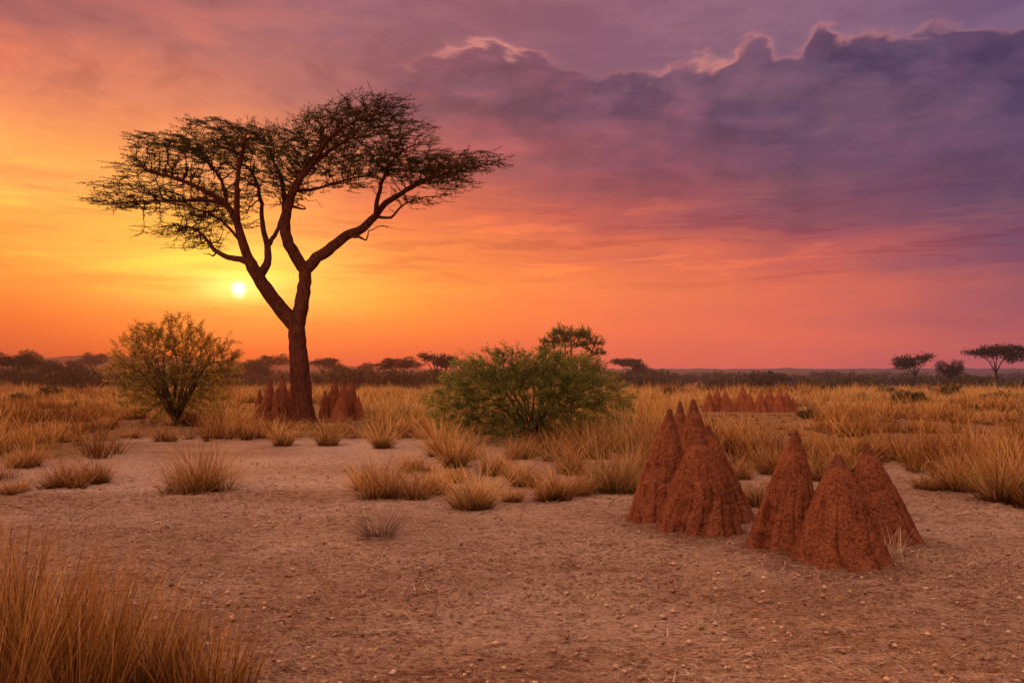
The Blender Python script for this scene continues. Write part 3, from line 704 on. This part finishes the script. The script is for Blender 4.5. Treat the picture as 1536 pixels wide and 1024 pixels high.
spires([(1062,38.0,587,11),(1074,38.4,583,13),(1088,38,586,12),(1113,38.4,581,16),(1124,38,589,11),
        (1141,37.7,588,13),(1155,38,583,14),(1168,37.8,585,14),(1181,37.8,588,13),(1191,37.9,596,9)],
       M_spire, 'small red termite mound in a row on the plain', 'row of termite mounds on the plain', 200, .72, 2)

# ------------------------------------------------------------------ grass field (stuff)
NC = 12500
cd = 10.5 + rng.uniform(0, 1, NC)**1.2 * 73; cxx = (rng.uniform(-1, 1, NC)) * (.66*cd + 2)
fm = field_mask(cxx, cd); pn = fbm(cxx*.42, cd*.28, seed=21, o=3)
keep = (fm > rng.uniform(.05, .9, NC)) & (pn > -.09 + rng.uniform(-.12, .12, NC))
cxx, cd, pn = cxx[keep], cd[keep], pn[keep]
sc = np.clip(.55 + pn*.9 + rng.normal(0, .38, len(cd)), .2, 1.7)
pxc = 768 + cxx/cd*F
sc = np.where((pxc > 365) & (pxc < 560) & (cd > 23) & (cd < 34), sc*.26, sc)
sc = np.where((pxc > 1035) & (pxc < 1215) & (cd > 26) & (cd < 41), sc*.14, sc)
bpc = 36; N = len(cd)*bpc
rr_ = rng.uniform(0, 1, N)**.7; aa = rng.uniform(0, 6.283, N)
cr = np.repeat(sc*(.10 + cd*.0030), bpc)
base = np.stack([np.repeat(cxx, bpc)+np.cos(aa)*rr_*cr*1.4, np.repeat(cd, bpc)+np.sin(aa)*rr_*cr*1.4, np.zeros(N)], 1)
base[:,2] = gheight(base[:,0], base[:,1]) - .01
lean = rr_*.55 + rng.uniform(0, .4, N); L_ = np.repeat(sc, bpc)*rng.uniform(.18, .95, N)
wd = .007 + np.repeat(cd, bpc)*.00042
ctint = np.repeat(np.clip(.48+rng.normal(0, .26, len(cd)) + fbm(cxx*.12, cd*.1, seed=90, o=2)*.6, 0, .94), bpc)
tint = np.clip(ctint + rng.normal(0, .18, N), 0, 1)
Vg, Fg, tg, hg = blades(base, aa + rng.normal(0, 1.2, N), lean, rng.uniform(-.1, .6, N), L_, wd, 2, tint)
add_obj('grass', make_mesh('grass', Vg, Fg, M_grass, {'tint': tg, 'hgt': hg}), kind='stuff', label='golden dry savanna grass covering the plain', category='grass')
print('field blades', N)

# ------------------------------------------------------------------ tussocks
def tussock(nb, r0, h, spread, w, seedtint=.5, K=4, stiff=False):
    nsub = 1 if stiff else random.randint(4, 8)
    sa = rng.uniform(0, 6.283, nsub); sr = r0*rng.uniform(.2, 1.15, nsub)*(0 if stiff else 1); sh_ = rng.uniform(.5, 1.05, nsub); sh_[0] = 1.05
    which = rng.integers(0, nsub, nb)
    aa = rng.uniform(0, 6.283, nb); rr = rng.uniform(0, 1, nb)**.6
    base = np.stack([np.cos(aa)*rr*r0*.55 + np.cos(sa[which])*sr[which], np.sin(aa)*rr*r0*.55 + np.sin(sa[which])*sr[which], np.full(nb, -.015)], 1)
    lean = rr*spread*.7 + rng.uniform(0, .35, nb); cur = rng.uniform(-.1, .25 if stiff else .7, nb)*(.3+rr)
    L = h*rng.uniform(.35, 1.25, nb)*(1+.2*rr)*sh_[which]
    return blades(base, aa+rng.normal(0, .4 if stiff else 1.1, nb), lean, cur, L, np.full(nb, w)*rng.uniform(.5,1.3,nb), K, np.clip(rng.normal(seedtint, .30, nb), 0, 1))
TU = [(297,738,126,72),(98,732,84,46),(150,724,48,44),(28,738,70,24),(22,702,80,36),(592,748,120,58),(650,742,64,46),(712,764,88,62),(832,750,88,48),(915,738,116,82),(543,738,56,38),
 (1133,762,58,52),(495,668,64,40),(572,672,44,40),(790,728,60,44),(750,712,60,42),(690,700,70,48),(860,712,60,48),(962,716,60,60),(1440,736,80,56),(1502,752,100,88),(1545,740,80,84),(1100,720,60,44),(620,706,60,30),(430,668,50,32),(70,664,70,26),(245,664,50,24),(1395,735,50,36),
 (655,684,60,52),(700,690,50,44),(890,690,60,64),(940,680,60,66),(980,690,60,60),(1230,722,70,54),(1280,716,70,54),(1160,712,60,50),(780,690,60,34),(840,694,60,40),(870,744,40,30),(770,752,36,24),(680,724,40,28)]
for i, (p_, by, w_, h_) in enumerate(TU):
    d_ = gd(by) + .1; k = d_/F; W = w_*k; Hh = h_*k*1.14; x_ = bx(p_, d_)
    nb = int(np.clip(640*(W/1.0)*(12/d_)**.5*1.3, 300, 1200))
    V_, F_, t_, h2 = tussock(nb, W*.27, Hh, .95, .0060+.00040*d_, random.uniform(.38,.70))
    add_obj('grass_tussock', make_mesh('grass_tussock', V_, F_, M_grass, {'tint': t_, 'hgt': h2}), (x_, d_, gheight(np.array([x_]), np.array([d_]))[0]),
            label='rounded tussock of golden dry grass on bare soil', category='grass tussock', group='dry grass tussocks')
# low wide spiky tuft
d_ = gd(806); nb = 260; aa = rng.uniform(0, 6.283, nb); rr = rng.uniform(0, 1, nb)**.5
base = np.stack([np.cos(aa)*rr*.16, np.sin(aa)*rr*.12, np.full(nb, -.005)], 1)
V_, F_, t_, h2 = blades(base, aa+rng.normal(0,.35,nb), rng.uniform(.35, 1.45, nb), rng.uniform(-.30,.05,nb), rng.uniform(.16,.46,nb), rng.uniform(.005,.010,nb), 3, np.clip(rng.normal(.35,.3,nb),0,1))
add_obj('grass_tussock', make_mesh('spiky_tuft', V_, F_, M_grey, {'tint': t_, 'hgt': h2}), (bx(566, d_), d_, .02), label='sparse spiky grey dry tuft on bare soil', category='grass tussock', group='dry grass tussocks')
for p_, by, n_, h_ in [(1338,832,70,.42),(1118,800,26,.2),(1352,842,30,.22)]:
    d_ = gd(by); V_, F_, t_, h2 = tussock(n_, .10, h_, .9, .005, .7, 4)
    add_obj('grass_tussock', make_mesh('mound_tuft', V_, F_, M_straw, {'tint': t_, 'hgt': h2}), (bx(p_, d_), d_, 0), label='thin pale straw tuft at the foot of a termite mound', category='grass tussock', group='dry grass tussocks')
for p_, d_, top, n_ in [(-40,4.6,765,380),(15,4.2,790,360),(70,4.5,795,360),(110,4.0,835,320),(150,4.7,832,300),(205,4.4,870,270),(250,4.6,890,260),(300,4.3,915,220),(335,4.5,935,170),(-20,3.7,830,260),(-90,4.9,760,220)]:
    H_ = CAMH-(top-HZ)/F*d_; nb = n_
    aa = rng.uniform(0, 6.283, nb); rr = rng.uniform(0,1,nb)**.5
    base = np.stack([np.cos(aa)*rr*.17, np.sin(aa)*rr*.17, np.full(nb,-.01)], 1)
    V_, F_, t_, h2 = blades(base, aa+rng.normal(0,.7,nb), rr*.22+rng.uniform(0,.14,nb), rng.uniform(0,.5,nb), H_*rng.uniform(.4,1.18,nb), rng.uniform(.003,.0075,nb), 6, np.clip(rng.normal(.45,.32,nb),0,1))
    add_obj('tall_grass_clump', make_mesh('tall_grass_clump', V_, F_, M_tall, {'tint': t_, 'hgt': h2}), (bx(p_, d_), d_, 0), label='tall thin clump of brown-gold dry grass', category='grass', group='tall dry grass clumps')

# ------------------------------------------------------------------ litter and pebbles
n = 14000
ly = 3.6 + rng.uniform(0,1,n)**1.3*17; lx = rng.uniform(-1,1,n)*(.66*ly)
lk = (fbm(lx*.8, ly*.8, seed=41, o=2) > rng.uniform(-.5,.5,n)); lx, ly = lx[lk], ly[lk]
for mx_, my_, mr_ in mound_xy:      # straw gathered at the foot of the mounds
    a_ = rng.uniform(0, 6.283, 60); rr_ = mr_*rng.uniform(1.02, 1.5, 60); lx = np.concatenate([lx, mx_+np.cos(a_)*rr_]); ly = np.concatenate([ly, my_+np.sin(a_)*rr_])
n = len(lx)
base = np.stack([lx, ly, gheight(lx, ly)+.032], 1)
V_, F_, t_, h2 = blades(base, rng.uniform(0,6.283,n), rng.uniform(1.25,1.58,n), rng.uniform(-.15,.15,n), rng.uniform(.03,.14,n), np.full(n,.0058), 2)
add_obj('dry_grass_litter', make_mesh('litter', V_, F_, M_straw, {'tint': t_, 'hgt': h2}), kind='stuff', label='scattered bits of straw on bare soil', category='litter')
ico = np.array([[0,0,1],[0,0,-1],[1,0,0],[-1,0,0],[0,1,0],[0,-1,0],[.6,.6,.5],[-.6,.6,.5],[.6,-.6,.5],[-.6,-.6,.5]], float)
tris = np.array([[0,2,6],[6,4,0],[0,6,4],[2,4,6],[0,4,7],[7,4,3],[0,7,3],[0,3,9],[9,3,5],[0,9,5],[0,5,8],[8,5,2],[0,8,2],[2,5,1],[5,3,1],[3,4,1],[4,2,1]])
n = 5000; py_ = 3.6 + rng.uniform(0,1,n)**1.2*13; pxx = rng.uniform(-1,1,n)*(.66*py_)
sz = .005*rng.uniform(.42,1,n)**-1.9
PV = ico[None]*sz[:,None,None]*rng.uniform(.6,1.3,(n,10,3)); PV[:,:,2] *= .7
PV += np.stack([pxx, py_, gheight(pxx, py_)+.016], 1)[:,None]
PF = (np.arange(n)*10)[:,None,None] + tris[None]
M_peb, t, out = new_mat('clods'); d = t.new('ShaderNodeBsdfDiffuse'); t.put(d.inputs[0], t.ramp(t.attr('tint'), [(0,(.20,.10,.06,1)),(.6,(.38,.23,.15,1)),(1,(.58,.40,.28,1))])); t.l.new(d.outputs[0], out.inputs[0])
add_obj('pebbles', make_mesh('pebbles', PV.reshape(-1,3), [PF.reshape(-1,3)], M_peb, {'tint': np.repeat(rng.uniform(0,1,n),10)}, True), kind='stuff', label='small clods and pebbles on dry soil', category='pebbles')

# ------------------------------------------------------------------ camera
cd_ = bpy.data.cameras.new('camera'); cam = bpy.data.objects.new('camera', cd_); bpy.context.collection.objects.link(cam)
cam.location = (0, 0, CAMH); cam.rotation_euler = (math.radians(90), 0, 0)
cd_.lens = 30; cd_.sensor_width = 36; cd_.shift_y = 48/1536; cd_.clip_end = 20000; cd_.clip_start = .05
scene.camera = cam
scene.view_settings.view_transform = 'Standard'; scene.view_settings.look = 'None'; scene.view_settings.exposure = 0
